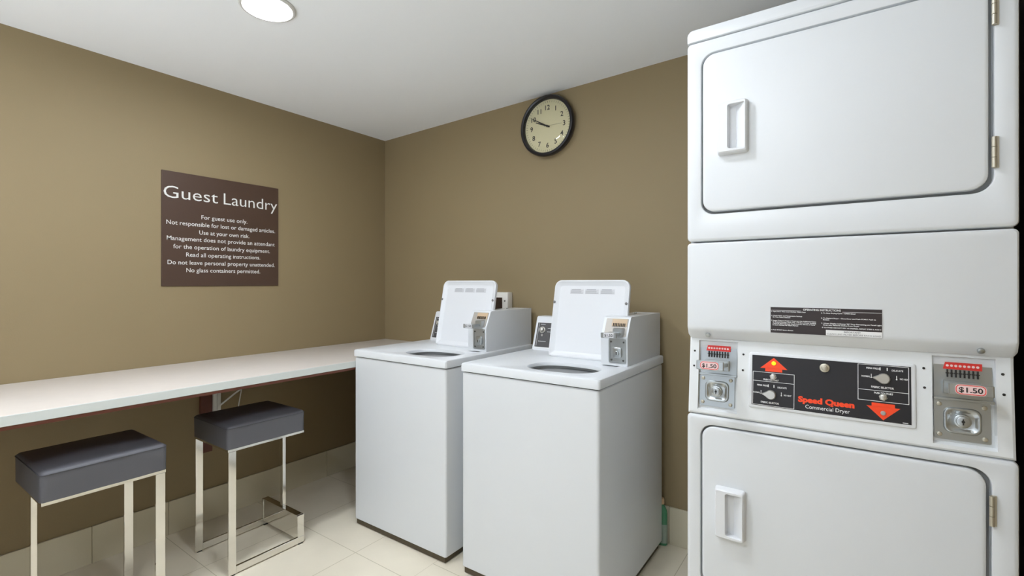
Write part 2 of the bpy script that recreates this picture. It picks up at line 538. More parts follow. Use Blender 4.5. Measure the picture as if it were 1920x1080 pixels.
# ------------------------------------------------------------------ bar stools
def make_stool(label):
    t = thing('bar_stool', label, 'stool', (0, 0, 0), 'grey cushioned chrome stools under the counter')
    HX, HY = 0.167, 0.174
    ZS = 0.535
    # cushion: soft box with rounded top edge
    bm = bmesh.new()
    bmesh.ops.create_cube(bm, size=1.0)
    for v in bm.verts:
        v.co = Vector((v.co.x * 2 * (HX + 0.004), v.co.y * 2 * (HY + 0.004), ZS + 0.012 + (v.co.z + 0.5) * 0.098))
    bmesh.ops.bevel(bm, geom=[e for e in bm.edges if abs(e.verts[0].co.z - e.verts[1].co.z) > 0.01], offset=0.018,
                    segments=5, profile=0.5, affect='EDGES')
    top = [e for e in bm.edges if min(v.co.z for v in e.verts) > ZS + 0.1]
    bmesh.ops.bevel(bm, geom=top, offset=0.014, segments=4, profile=0.5, affect='EDGES')
    bmesh.ops.triangulate(bm, faces=[f for f in bm.faces if len(f.verts) > 8])
    bmesh.ops.subdivide_edges(bm, edges=[e for e in bm.edges if e.calc_length() > 0.08], cuts=4, use_grid_fill=True)
    for v in bm.verts:
        if v.co.z > ZS + 0.1:
            v.co.z += 0.010 * (1 - (v.co.x / HX) ** 2) * (1 - (v.co.y / HY) ** 2)
        v.co.x += 0.0012 * math.sin(v.co.y * 60 + v.co.z * 45)
    mb = MB().from_bm(bm)
    cu = mb.build('cushion', M['vinyl'], t, angle=50)
    ring = [Vector((p[0], p[1], ZS + 0.1005)) for p in rr(-HX - 0.0045, HX + 0.0045, -HY - 0.0045, HY + 0.0045, 0.018)]
    mb = MB()
    ring2 = ring + [ring[0]]
    mb.tube(ring2, 0.0014, 6)
    mb.build('seam_piping', M['piping'], cu)
    MB().box(-HX, HX, -HY, HY, ZS, ZS + 0.012, 0.001, 1).build('seat_frame', M['chrome'], t)
    W = 0.033
    for s in (-1, 1):
        x0 = s * HX
        x1 = s * (HX - 0.012)
        a, b = min(x0, x1), max(x0, x1)
        lg = MB().box(a, b, -HY + 0.002, -HY + W, 0.004, ZS, 0.001, 1)
        lg.build('leg', M['chrome'], t)
        MB().box(a, b, -HY + W, HY, 0.006, 0.036, 0.001, 1).build('runner', M['chrome'], t)
    mb = MB()
    y0, y1 = HY - W, HY
    mb.box(-HX, -HX + 0.012, y0, y1, 0.036, 0.139, 0.001, 1)
    mb.box(HX - 0.012, HX, y0, y1, 0.036, 0.139, 0.001, 1)
    mb.box(-HX + 0.012, HX - 0.012, y0 + 0.003, y1, 0.024, 0.139, 0.001, 1)
    mb.build('footrest', M['chrome'], t)
    MB().box(-0.0125, 0.0125, y0 + 0.012, y0 + 0.028, 0.139, ZS, 0.001, 1).build('leg', M['chrome'], t)
    MB().box(0.085, 0.118, y0 - 0.06, y0 - 0.03, ZS - 0.012, ZS, 0.001, 1).build('seat_clip', M['chrome'], t)
    for sx in (-1, 1):
        for sy in (-1, 1):
            MB().box(sx * (HX - 0.006) - 0.006, sx * (HX - 0.006) + 0.006, sy * (HY - 0.018) - 0.01, sy * (HY - 0.018) + 0.01, 0, 0.006).build('foot_pad', M['foot'], t)
    return t
st2 = make_stool('grey cushioned chrome stool nearer the washers, its raised footrest facing them')
st2.location = (0.458, -1.193, 0)
st1 = copy_tree(st2)
st1.location = (0.485, -1.779, 0)
st1.rotation_euler = (0, 0, math.pi + math.radians(1.0))
st1['label'] = 'grey cushioned chrome stool farther from the washers, at the bottom left of the photo'

# ------------------------------------------------------------------ washing machines (local frame: front left floor corner, +y to the back)
def star(shape, c, angles):
    """boundary points of a star shaped outline seen from c"""
    out = []
    for t in angles:
        d = Vector((math.cos(t), math.sin(t)))
        best = 10.0
        for i in range(len(shape)):
            p = Vector(shape[i])
            q = Vector(shape[(i + 1) % len(shape)])
            e = q - p
            den = d.x * e.y - d.y * e.x
            if abs(den) < 1e-12:
                continue
            w = p - Vector(c)
            s = (w.x * e.y - w.y * e.x) / den
            u = (w.x * d.y - w.y * d.x) / den
            if s > 0 and -1e-6 <= u <= 1 + 1e-6 and s < best:
                best = s
        out.append((c[0] + d.x * best, c[1] + d.y * best))
    return out

def make_washer(label):
    t = thing('washing_machine', label, 'washing machine', (0, 0, 0), 'coin-operated top-loading washers')
    W, D, H = 0.655, 0.726, 0.914
    out = rr(0.004, W - 0.004, 0.005, D - 0.01, 0.012, 5)
    inn = rr(0.008, W - 0.008, 0.009, D - 0.014, 0.010, 5)
    mb = MB()
    mb.rings([[(x, y, 0.029) for x, y in inn], [(x, y, 0.033) for x, y in out], [(x, y, 0.869) for x, y in out],
              [(x, y, 0.8735) for x, y in inn]])
    mb.build('cabinet', M['enamel'], t)
    MB().box(0.012, W - 0.012, 0.014, D - 0.02, 0.8735, 0.8768).build('deck_gasket', M['groove'], t, smooth=False)
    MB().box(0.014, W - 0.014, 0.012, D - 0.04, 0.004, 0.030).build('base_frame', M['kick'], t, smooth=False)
    for x in (0.06, W - 0.06):
        for y in (0.10, D - 0.08):
            MB().cyl((x, y, 0), 'z', 0.02, 0.030, 16).build('foot', M['foot'], t)
    # deck with lid recess and tub opening
    c = (0.399, 0.180)
    A = [2 * math.pi * i / 160 for i in range(160)]
    for (px, py) in ((0, 0), (W, 0), (W, D), (0, D), (0.2, 0.025), (0.62, 0.025), (0.2, 0.40), (0.62, 0.40)):
        A.append(math.atan2(py - c[1], px - c[0]) % (2 * math.pi))
    A = sorted(A)
    o1 = star(rr(0, W, 0, D, 0.010, 5), c, A)
    o2 = star(rr(0.007, W - 0.007, 0.007, D - 0.007, 0.008, 5), c, A)
    r1 = star(rr(0.190, 0.510, 0.030, 0.400, 0.05, 6), c, A)
    r2 = star(rr(0.204, 0.496, 0.044, 0.388, 0.04, 6), c, A)
    def oval(hx, hy, p=2.5):
        return [(c[0] + 0.006 + hx * math.copysign(abs(math.cos(a)) ** (2 / p), math.cos(a)),
                 c[1] + 0.012 + hy * math.copysign(abs(math.sin(a)) ** (2 / p), math.sin(a))) for a in [2 * math.pi * i / 90 for i in range(90)]]
    h0 = star(oval(0.163, 0.118), c, A)
    h0 = [(min(max(x, 0.212), 0.60), y) for x, y in h0]
    r1 = star(rr(0.190, 0.600, 0.030, 0.400, 0.05, 6), c, A)
    r2 = star(rr(0.204, 0.586, 0.044, 0.388, 0.04, 6), c, A)
    h1 = star(oval(0.158, 0.113), c, A)
    h2 = star(oval(0.155, 0.110), c, A)
    Z = lambda pts, z: [(x, y, z) for x, y in pts]
    mb = MB()
    mb.rings([Z(o2, 0.8768), Z(o1, 0.879), Z(o1, 0.907), Z(star(rr(0.002, W - 0.002, 0.002, D - 0.002, 0.010, 5), c, A), 0.912), Z(o2, 0.914),
              Z(r1, 0.914), Z(r2, 0.909), Z(h0, 0.909), Z(h1, 0.907), Z(h2, 0.900), Z(h2, 0.892)], cap0=False, cap1=False)
    mb.build('deck', M['enamel'], t, angle=25)
    # tub
    R = [(0.168, 0.8935), (0.185, 0.885), (0.19, 0.872), (0.17, 0.868), (0.165, 0.850), (0.235, 0.845), (0.238, 0.60), (0.20, 0.57)]
    mb = MB()
    mb.rings([[(0.405 + r * math.cos(a), 0.258 + (r if k > 4 else r * 0.74) * math.sin(a) - (0.066 if k <= 4 else 0.0), z) for a in [2 * math.pi * i / 60 for i in range(60)]]
              for k, (r, z) in enumerate(R)], cap0=False, cap1=True)
    mb.build('wash_tub', M['tub'], t)
    # open lid leaning back
    LX0, LX1, LL = 0.207, 0.588, 0.366
    lean = math.radians(11.6)
    TL = frame((LX0, 0.393, 0.9165), (1, 0, 0), (0, math.sin(lean), math.cos(lean)))   # z of the frame points at the room (-y)
    LW = LX1 - LX0
    rad = (0.012, 0.034, 0.034, 0.012)
    def lr(ins, z, k=1.0):
        q = tuple(max(0.003, r - ins * 0.8) for r in rad)
        return [(x, y, z) for x, y in rr(ins, LW - ins, ins, LL - ins, q, 6)]
    mb = MB()
    mb.rings([lr(0.004, -0.020), lr(0.0, -0.016), lr(0.0, -0.002), lr(0.0015, 0.0), lr(0.006, 0.0), lr(0.008, -0.0015), lr(0.024, -0.0125), lr(0.027, -0.013)], T=TL)
    ld = mb.build('lid', M['plastic'], t, angle=28)
    for x in (0.006, LW - 0.010):
        MB().cyl((x, 0.258, -0.001), 'z', 0.0062, 0.005, 16, bev=0.0015, T=TL).build('bumper', M['rubber'], ld)
    mb = MB()
    for k, a in enumerate((0.080, 0.158, 0.236)):
        mb.box(a, a + 0.072, 0.301, 0.325, -0.0131, -0.0127, T=TL)
    lb = mb.build('lid_label', M['sticker'], ld, smooth=False)
    mb = MB()
    for a in (0.080, 0.158, 0.236):
        mb.box(a + 0.008, a + 0.056, 0.3205, 0.3230, -0.0127, -0.0124, T=TL)
        for j in range(5):
            mb.box(a + 0.003, a + 0.069 - 0.010 * (j % 2), 0.3165 - 0.0032 * j, 0.3176 - 0.0032 * j, -0.0127, -0.0124, T=TL)
    mb.build('label_lettering', M['sticker_ink'], ld, smooth=False)
    MB().cyl((LX0 + 0.02, 0.400, 0.9165), 'x', 0.006, LW - 0.04, 12).build('hinge_rod', M['plastic'], ld)
    # control console behind the lid
    CX0, CX1_ = 0.027, 0.517
    mb = MB()
    mb.prism([(0.535, 0.914), (0.535, 0.922), (0.582, 1.068), (0.586, 1.080), (0.594, 1.085), (0.66, 1.085), (0.68, 1.07), (0.69, 0.914)], 'x', CX0, CX1_)
    cs = mb.build('control_console', M['plastic'], t, angle=25)
    TC = frame((CX0, 0.535, 0.922), (1, 0, 0), (0, 0.047, 0.146))
    MB().box(0.009, 0.112, 0.004, 0.140, 0.0, 0.0012, T=TC).build('panel_border', M['white_ink'], cs, smooth=False)
    MB().box(0.012, 0.109, 0.008, 0.137, 0.0, 0.0016, T=TC).build('panel_overlay', M['overlay_grey'], cs, smooth=False)
    mb = MB()
    mb.cyl((0.046, 0.098, 0.0014), 'z', 0.017, 0.004, 20, T=TC)
    mb.cyl((0.046, 0.098, 0.005), 'z', 0.0125, 0.016, 20, r2=0.011, bev=0.003, T=TC)
    mb.box(0.043, 0.049, 0.087, 0.109, 0.02, 0.024, 0.001, 1, T=TC)
    mb.build('cycle_knob', M['knob'], cs)
    MB().cyl((0.049, 0.070, 0.0014), 'z', 0.006, 0.004, 16, T=TC).build('signal_lamp', M['led_off'], cs)
    mb = MB()
    for (u0, u1, v0, v1) in ((0.030, 0.062, 0.1265, 0.1290), (0.076, 0.098, 0.1065, 0.1090), (0.076, 0.098, 0.0885, 0.0910),
                             (0.030, 0.080, 0.0370, 0.0395)):
        k = int((u1 - u0) / 0.0042)
        for q in range(k):
            mb.box(u0 + q * 0.0042, u0 + q * 0.0042 + 0.0032, v0, v1, 0.0016, 0.002, T=TC)
    for a in (0.020, 0.100):
        mb.box(a, a + 0.0012, 0.012, 0.133, 0.0016, 0.002, T=TC)
    mb.build('console_lettering', M['white_ink'], cs, smooth=False)
    # coin box: body with a sloped upper face
    BX0, BX1 = 0.516, 0.634
    prof = [(0.318, 0.914), (0.318, 1.034), (0.356, 1.113), (0.362, 1.117), (0.735, 1.117), (0.735, 0.914)]
    mb = MB()
    mb.prism(prof, 'x', BX0, BX1)
    cb = mb.build('coin_box', M['enamel'], t, angle=20)
    TF = frame((BX0, 0.318, 0.914), (1, 0, 0), (0, 0, 1))                       # vertical face
    TSl = frame((BX0, 0.318, 1.034), (1, 0, 0), (0, 0.038, 0.079))             # sloped face
    mb = MB()
    o_r = rr(0.036, 0.112, 0.012, 0.114, 0.006, 4)
    i_r = rr(0.042, 0.106, 0.018, 0.108, 0.005, 4)
    mb.rings([[(x, y, 0.0) for x, y in o_r], [(x, y, 0.0035) for x, y in o_r], [(x, y, 0.0035) for x, y in i_r], [(x, y, 0.0008) for x, y in i_r]], T=TF)
    mb.build('lock_plate', M['steel'], cb)
    mb = MB()
    q0 = rr(0.056, 0.094, 0.034, 0.078, 0.010, 5)
    q1 = rr(0.060, 0.090, 0.038, 0.074, 0.009, 5)
    mb.rings([[(x, y, 0.0008) for x, y in q0], [(x, y, 0.007) for x, y in q0], [(x, y, 0.009) for x, y in q1]], T=TF)
    mb.cyl((0.075, 0.054, 0.009), 'z', 0.010, 0.006, 18, bev=0.002, T=TF)
    lk = mb.build('coin_lock', M['steel'], cb)
    MB().box(0.0735, 0.0765, 0.048, 0.060, 0.0145, 0.0156, T=TF).build('key_slot', M['ink'], cb, smooth=False)
    for x, y in ((0.046, 0.100), (0.102, 0.100), (0.048, 0.024), (0.100, 0.024)):
        MB().cyl((x, y, 0.0008), 'z', 0.004, 0.003, 12, bev=0.001, T=TF).build('plate_screw', M['steel_dark'], cb)
    mb = MB()
    mb.rings([[(x, y, 0.0) for x, y in rr(0.012, 0.110, 0.004, 0.083, 0.003, 3)], [(x, y, 0.002) for x, y in rr(0.012, 0.110, 0.004, 0.083, 0.003, 3)]], T=TSl)
    mb.build('slide_plate', M['slide'], cb)
    MB().box(0.040, 0.106, 0.048, 0.080, 0.002, 0.0035, T=TSl).build('coin_strip', M['coin_brass'], cb, smooth=False)
    mb = MB()
    for k in range(8):
        a = 0.047 + 0.0072 * k
        mb.box(a, a + 0.0022, 0.046, 0.060, 0.0036, 0.0075, T=TSl)
    mb.build('coin_slots', M['ink'], cb, smooth=False)
    # slide tongue that sticks out of the face
    mb = MB()
    mb.box(0.040, 0.092, 0.250, 0.345, 1.044, 1.056, 0.0015, 1, T=Matrix.Translation((BX0, 0, 0)))
    mb.box(0.060, 0.100, 0.300, 0.342, 1.040, 1.072, 0.0015, 1, T=Matrix.Translation((BX0, 0, 0)))
    mb.box(0.034, 0.100, 0.238, 0.251, 1.037, 1.058, 0.002, 1, T=Matrix.Translation((BX0, 0, 0)))
    sl = mb.build('coin_slide', M['steel'], cb)
    TT = frame((BX0, 0.2375, 1.039), (1, 0, 0), (0, 0, 1))
    MB().box(0.048, 0.092, 0.0, 0.020, 0.0, 0.002, 0.0008, 1, T=TT).build('price_tag', M['sticker'], cb)
    MB().text('$1.50', TT @ Matrix.Translation((0.070, 0.0045, 0.002)), 0.011, 0.036, bold=0.02).build('price_lettering', M['ink'], cb, smooth=False)
    mb = MB()
    mb.cyl((BX0 + 0.045, 0.60, 1.117), 'z', 0.006, 0.006, 12, bev=0.002)
    mb.build('top_screw', M['steel'], cb)
    return t
w2 = make_washer('right white top-loading washer with lid raised, nearest the stacked dryers')
w1 = copy_tree(w2)
w2.location = (1.409, -0.766, 0)
w1.location = (0.668, -0.768, 0)
w1['label'] = 'left white top-loading washer with lid raised, beside the end of the counter'

# ------------------------------------------------------------------ wall box behind the left washer
wb = thing('wall_box', 'small off-white wall box with dark panel, behind the lid of the left washer', 'wall box', (1.07, 0, 1.0))
o_ = Vector(wb.location)
MB().box(0.985, 1.147, -0.05, 0, 1.0, 1.206, 0.004).build('housing', M['beige_box'], wb, origin=o_)
MB().box(1.0, 1.108, -0.053, -0.05, 1.035, 1.175, 0.001, 1).build('dark_panel', M['dark_glass'], wb, origin=o_)
MB().cyl((1.127, -0.05, 1.155), '-y', 0.0045, 0.003, 12).build('screw', M['steel_dark'], wb, origin=o_)

# ------------------------------------------------------------------ bottle
bo = thing('spray_bottle', 'green plastic bottle with peach cap on the floor behind the right washer', 'bottle', (2.046, -0.0305, 0))
n = 28
def lathe(prof):
    return MB().rings([[(r * math.cos(2 * math.pi * i / n), r * (0.56 if r > 0.018 else 0.9) * math.sin(2 * math.pi * i / n), z) for i in range(n)] for r, z in prof])
lathe([(0.028, 0.0), (0.031, 0.004), (0.031, 0.150), (0.029, 0.168), (0.020, 0.186), (0.014, 0.192), (0.014, 0.2)]).build('body', M['green'], bo)
lathe([(0.0312, 0.012), (0.0318, 0.013), (0.0318, 0.1), (0.0312, 0.101)]).build('label_wrap', M['bottle_label'], bo)
lathe([(0.0165, 0.196), (0.0165, 0.214), (0.015, 0.222)]).build('screw_cap', M['cap'], bo)

# ------------------------------------------------------------------ stacked dryers
DX0, DX1, DY = 2.4035, 3.0845, -0.900
dr = thing('stacked_dryer', 'tall white stacked pair of coin-operated dryers at the right, one above the other', 'dryer', ((DX0 + DX1) / 2, DY, 0))
OD = Vector(dr.location)
def dbuild(mb, name, m, parent=None, **k):
    return mb.build(name, m, parent or dr, origin=OD, **k)
MB_ = MB()
MB_.box(DX0 + 0.004, DX1 - 0.004, DY + 0.03, -0.17, 0.02, 1.955)
dbuild(MB_, 'cabinet', M['enamel'], smooth=False)
# top cap
def yr(pts, y):
    return [(x, y, z) for x, z in pts]
mb = MB()
pr0 = lambda i: rr(DX0 + i, DX1 - i, 1.9575 + i * 0.3, 1.9945 - i, (0.002, 0.016, 0.016, 0.002), 6)
mb.rings([yr(pr0(0.0), -0.17), yr(pr0(0.0), DY + 0.006), yr(pr0(0.0015), DY + 0.002), yr(pr0(0.005), DY)])
dbuild(mb, 'top_cap', M['enamel'])
# a front frame with a door opening
def front(z0, z1, ox0, ox1, oz0, oz1, R):
    mb = MB()
    O = lambda i: rr(DX0 + i, DX1 - i, z0 + i, z1 - i, max(0.003, 0.012 - i * 0.4), 8)
    I = lambda i: rr(ox0 + i, ox1 - i, oz0 + i, oz1 - i, R - i, 8)
    mb.rings([yr(O(0), DY + 0.04), yr(O(0), DY + 0.008), yr(O(0.002), DY + 0.003), yr(O(0.006), DY + 0.0005), yr(O(0.010), DY),
              yr(I(-0.003), DY), yr(I(-0.001), DY + 0.0008), yr(I(0), DY + 0.003), yr(I(0.0), DY + 0.020)], cap0=False, cap1=True)
    return mb
def door(ox0, ox1, oz0, oz1, R, gap):
    mb = MB()
    gl_, gr_, gb, gt = gap
    I = lambda i: rr(ox0 + gl_ + i, ox1 - gr_ - i, oz0 + gb + i, oz1 - gt - i, R - 0.003 - i * 0.6, 8)
    mb.rings([yr(I(0), DY + 0.0195), yr(I(0), DY + 0.003), yr(I(0.0012), DY + 0.0005), yr(I(0.004), DY - 0.0012), yr(I(0.008), DY - 0.0018)])
    return mb
def pull(x0, x1, z0, z1):
    """moulded pull: raised tapered block with a scoop open to the right"""
    mb = MB()
    T = frame((x0, DY - 0.0018, z0), (1, 0, 0), (0, 0, 1))
    w, h = x1 - x0, z1 - z0
    R0 = lambda i: rr(i, w - i, i, h - i, max(0.002, 0.006 - i * 0.3), 4)
    rim = 0.023
    # scoop outline: left edge set in, right edge close to the rim
    S = lambda i: rr(0.028 + i, w - 0.006 - i, 0.010 + i, h - 0.010 - i, (0.004, 0.004, 0.006, 0.008), 4)
    def zz(p, d0, d1):
        f_ = (p[0] - 0.028) / (w - 0.034)
        return rim - (d0 + (d1 - d0) * min(1, max(0, f_)))
    rings = [[(x, y, 0.0) for x, y in rr(-0.002, w + 0.002, -0.002, h + 0.002, 0.007, 4)],
             [(x, y, rim - 0.003) for x, y in R0(0.001)], [(x, y, rim) for x, y in R0(0.004)],
             [(x, y, rim) for x, y in S(-0.001)], [(x, y, rim - 0.002) for x, y in S(0)]]
    mb.rings(rings, cap0=True, cap1=False, T=T)
    # pocket: vertical left wall, deep floor strip, ramp up to the right
    xa, xb, za, zb = 0.028, w - 0.006, 0.010, h - 0.010
    xm = 0.046
    zd = 0.0012
    xs = [xa, xm, xb]
    pts = [(xa, za, rim - 0.002), (xa, zb, rim - 0.002), (xa + 0.002, za, zd), (xa + 0.002, zb, zd), (xm, za, zd), (xm, zb, zd),
           (xb, za, rim - 0.002), (xb, zb, rim - 0.002)]
    mb.add(pts, [[0, 2, 3, 1], [2, 4, 5, 3], [4, 6, 7, 5], [0, 6, 4, 2], [1, 3, 5, 7]], T)
    return mb
def hinge(x, z0, z1):
    mb = MB()
    k = 3
    hh = (z1 - z0) / k
    for i in range(k):
        mb.cyl((x, DY - 0.006, z0 + i * hh + 0.0005), 'z', 0.0045, hh - 0.001, 12)
    mb.box(x - 0.001, x + 0.008, DY - 0.003, DY + 0.001, z0, z1)
    return mb
GAP = (0.0045, 0.0085, 0.0075, 0.0045)
for tag_, z0, z1, oz0, oz1, hz0, hz1, hx0, hx1, hinges in (
        ('upper', 1.380, 1.9555, 1.456, 1.916, 1.619, 1.760, 2.490, 2.566, ((1.507, 1.574), (1.813, 1.880))),
        ('lower', 0.030, 0.8815, 0.392, 0.857, 0.555, 0.690, 2.484, 2.559, ((0.739, 0.804), (0.44, 0.505)))):
    ox0, ox1 = (2.443, 3.0455) if tag_ == 'upper' else (2.441, 3.042)
    fr_ = dbuild(front(z0, z1, ox0, ox1, oz0, oz1, 0.036), 'front_frame', M['enamel'], angle=28)
    fr_['label'] = tag_ + ' white dryer front frame'
    # dark gap behind the door edge
    dg_ = MB()
    dg_.box(ox0 + 0.001, ox1 - 0.001, DY + 0.0185, DY + 0.0197, oz0 + 0.001, oz1 - 0.001)
    dbuild(dg_, 'door_gasket', M['groove'], smooth=False)
    d = dbuild(door(ox0, ox1, oz0, oz1, 0.036, GAP), 'door', M['enamel'], angle=28)
    d['label'] = tag_ + ' white dryer door'
    dbuild(pull(hx0, hx1, hz0, hz1), 'pull_handle', M['plastic'], d, angle=25)
    for a, b in hinges:
        dbuild(hinge(ox1 - 0.001, a, b), 'hinge', M['hinge'], d)
# access panel between the dryers with turned-in lower lip
mb = MB()
def pan(i, zlo):
    return rr(DX0 + i, DX1 - i, zlo + i, 1.3765 - i, (max(0.003, 0.012 - i), 0.010, 0.010, max(0.003, 0.012 - i)), 6)
LIP = 1.128
mb.rings([yr(rr(DX0 + 0.003, DX1 - 0.003, 1.1005, 1.3765, 0.01, 6), DY + 0.05),
          yr(rr(DX0 + 0.002, DX1 - 0.002, 1.1005, 1.3765, 0.01, 6), DY + 0.020),
          yr(pan(0.0, LIP - 0.024), DY + 0.016), yr(pan(0.001, LIP - 0.006), DY + 0.004), yr(pan(0.004, LIP - 0.003), DY + 0.0008), yr(pan(0.008, LIP), DY)])
dbuild(mb, 'access_panel', M['enamel'], angle=24)
TB = frame((0, DY + 0.010, 1.114), (1, 0, 0), (0, -0.3, 0.7))
for x in (2.460, 3.026):
    dbuild(MB().cyl((x, DY + 0.0095, 1.113), (0, -0.85, -0.45), 0.0065, 0.006, 14, bev=0.002), 'panel_screw', M['steel'])
# instruction plate
TI = frame((2.619, DY, 1.128), (1, 0, 0), (0, 0, 1))
SW, SH = 0.237, 0.070
ip = MB()
ip.box(0, SW, 0.0, SH, 0.0, 0.0010, T=TI)
ipo = dbuild(ip, 'instruction_plate', M['sticker'], smooth=False)
dbuild(MB().box(0.0012, SW - 0.0012, 0.0012, SH - 0.0012, 0.0008, 0.0014, T=TI), 'plate_face', M['plate'], ipo, smooth=False)
PT = lambda x, y: TI @ Matrix.Translation((x, y, 0.0014))
mb = MB()
mb.text('OPERATING INSTRUCTIONS', PT(SW * 0.485, 0.0618), 0.0050, 0.080, bold=0.02)
for a, b in ((0.0015, 0.070), (0.158, SW - 0.002)):
    mb.box(a, b, 0.0600, 0.0607, 0.0014, 0.0018, T=TI)
for s, x, y, w in (('1. Open Door Then Load Clothes, Close Door', 0.003, 0.0562, 0.078), ('2. Check Fabric and Temperature Settings', 0.003, 0.0452, 0.070),
                   ('Or Turn Fabric Selector', 0.006, 0.0412, 0.041), ('3. Insert Coins In Coinbox Required, Use Additional Coins', 0.003, 0.0326, 0.100),
                   ('to Extend Drying Time only, will Start Dryer Adding', 0.006, 0.0286, 0.097), ('Coins At Approximately Same Cost Per Minute of Cycle', 0.006, 0.0246, 0.095),
                   ('In Each Minute Per Start Period', 0.006, 0.0206, 0.058), ('4. Push START Button Button', 0.003, 0.0078, 0.050),
                   ('5. To Stop Drying Cycle - OPEN Door', 0.114, 0.0556, 0.071), ('6. To Restart Dryer - Close Door and Push START Push to', 0.114, 0.0430, 0.110),
                   ('Button', 0.118, 0.0390, 0.013), ("7. When Display indicates '00' Time Remaining on Panel Light", 0.114, 0.0300, 0.121),
                   ('Goes out, Remove clothes from Dryer', 0.118, 0.0258, 0.074), ('IF CLOTHES ARE NOT DRY AS DESIRED, REPEAT STEPS 2 AND 3', 0.116, 0.0196, 0.118)):
    mb.text(s, PT(x, y), 0.0026, w, 'L', bold=0.03)
mb.box(0.124, SW - 0.0014, 0.0016, 0.0150, 0.0014, 0.0018, T=TI)
dbuild(mb, 'plate_lettering', M['white_ink'], ipo, smooth=False)
mb = MB()
mb.text('IMPORTANT', TI @ Matrix.Translation((0.178, 0.0098, 0.0019)), 0.0038, 0.034, bold=0.02)
mb.text('CLEAN LINT FILTER BEFORE EACH LOAD', TI @ Matrix.Translation((0.180, 0.0036, 0.0019)), 0.0036, 0.108, bold=0.01)
dbuild(mb, 'notice_lettering', M['sticker_ink'], ipo, smooth=False)

# coin and control console (leans back towards its top)
ZC0, ZC1 = 0.8835, 1.104
YB, YT = DY + 0.0015, DY + 0.024
TK = frame((0, YB, ZC0), (1, 0, 0), (0, YT - YB, ZC1 - ZC0))
KS = math.hypot(YT - YB, ZC1 - ZC0)
def S_(z):
    return (z - ZC0) / (ZC1 - ZC0) * KS
KX0, KX1 = DX0 + 0.002, DX1 - 0.004
PK = [(2.4325, 2.5365, S_(0.897), S_(1.094)), (2.9465, 3.0515, S_(0.897), S_(1.094))]
sa, sb = PK[0][2], PK[0][3]
mb = MB()
# face made of strips around the two coin pockets, with a bevelled rim
xs = [KX0 + 0.006, PK[0][0], PK[0][1], PK[1][0], PK[1][1], KX1 - 0.006]
for i in range(5):
    a, b = xs[i], xs[i + 1]
    if i in (1, 3):
        mb.quad([(a, 0.006, 0), (b, 0.006, 0), (b, sa, 0), (a, sa, 0)], TK)
        mb.quad([(a, sb, 0), (b, sb, 0), (b, KS, 0), (a, KS, 0)], TK)
    else:
        mb.quad([(a, 0.006, 0), (b, 0.006, 0), (b, sa, 0), (a, sa, 0)], TK)
        mb.quad([(a, sa, 0), (b, sa, 0), (b, sb, 0), (a, sb, 0)], TK)
        mb.quad([(a, sb, 0), (b, sb, 0), (b, KS, 0), (a, KS, 0)], TK)
mb.quad([(KX0 + 0.006, 0.006, 0), (KX0 + 0.006, KS, 0), (KX0 + 0.0015, KS, -0.002), (KX0 + 0.0015, 0.003, -0.002)], TK)
mb.quad([(KX0 + 0.0015, 0.003, -0.002), (KX0 + 0.0015, KS, -0.002), (KX0, KS, -0.008), (KX0, 0.0, -0.008)], TK)
mb.quad([(KX0, 0.0, -0.008), (KX0, KS, -0.008), (KX0, KS, -0.04), (KX0, 0.0, -0.04)], TK)
mb.quad([(KX1 - 0.006, 0.006, 0), (KX1 - 0.006, KS, 0), (KX1 - 0.0015, KS, -0.002), (KX1 - 0.0015, 0.003, -0.002)], TK)
mb.quad([(KX1 - 0.0015, 0.003, -0.002), (KX1 - 0.0015, KS, -0.002), (KX1, KS, -0.008), (KX1, 0.0, -0.008)], TK)
mb.quad([(KX1, 0.0, -0.008), (KX1, KS, -0.008), (KX1, KS, -0.04), (KX1, 0.0, -0.04)], TK)
mb.quad([(KX0 + 0.006, 0.006, 0), (KX1 - 0.006, 0.006, 0), (KX1 - 0.0015, 0.003, -0.002), (KX0 + 0.0015, 0.003, -0.002)], TK)
mb.quad([(KX0 + 0.0015, 0.003, -0.002), (KX1 - 0.0015, 0.003, -0.002), (KX1, 0.0, -0.008), (KX0, 0.0, -0.008)], TK)
mb.quad([(KX0, 0.0, -0.008), (KX1, 0.0, -0.008), (KX1, 0.0, -0.03), (KX0, 0.0, -0.03)], TK)
for (a, b, c0, c1) in PK:
    mb.quad([(a, c0, 0), (a, c1, 0), (a + 0.002, c1, -0.013), (a + 0.002, c0, -0.013)], TK)
    mb.quad([(b, c0, 0), (b, c1, 0), (b - 0.002, c1, -0.013), (b - 0.002, c0, -0.013)], TK)
    mb.quad([(a, c0, 0), (b, c0, 0), (b - 0.002, c0 + 0.006, -0.013), (a + 0.002, c0 + 0.006, -0.013)], TK)
    mb.quad([(a, c1, 0), (b, c1, 0), (b - 0.002, c1 - 0.002, -0.013), (a + 0.002, c1 - 0.002, -0.013)], TK)
    mb.quad([(a, c0, -0.013), (b, c0, -0.013), (b, c1, -0.013), (a, c1, -0.013)], TK)
con = dbuild(mb, 'coin_console', M['console'], smooth=False)
for x, z in ((2.932, 1.063), (2.933, 1.019), (3.062, 1.063), (3.063, 1.020), (2.421, 1.062), (2.420, 1.019), (2.551, 1.062), (2.550, 1.019)):
    dbuild(MB().cyl((x, S_(z), -0.001), 'z', 0.0028, 0.002, 12, T=TK), 'console_screw', M['ink'], con)

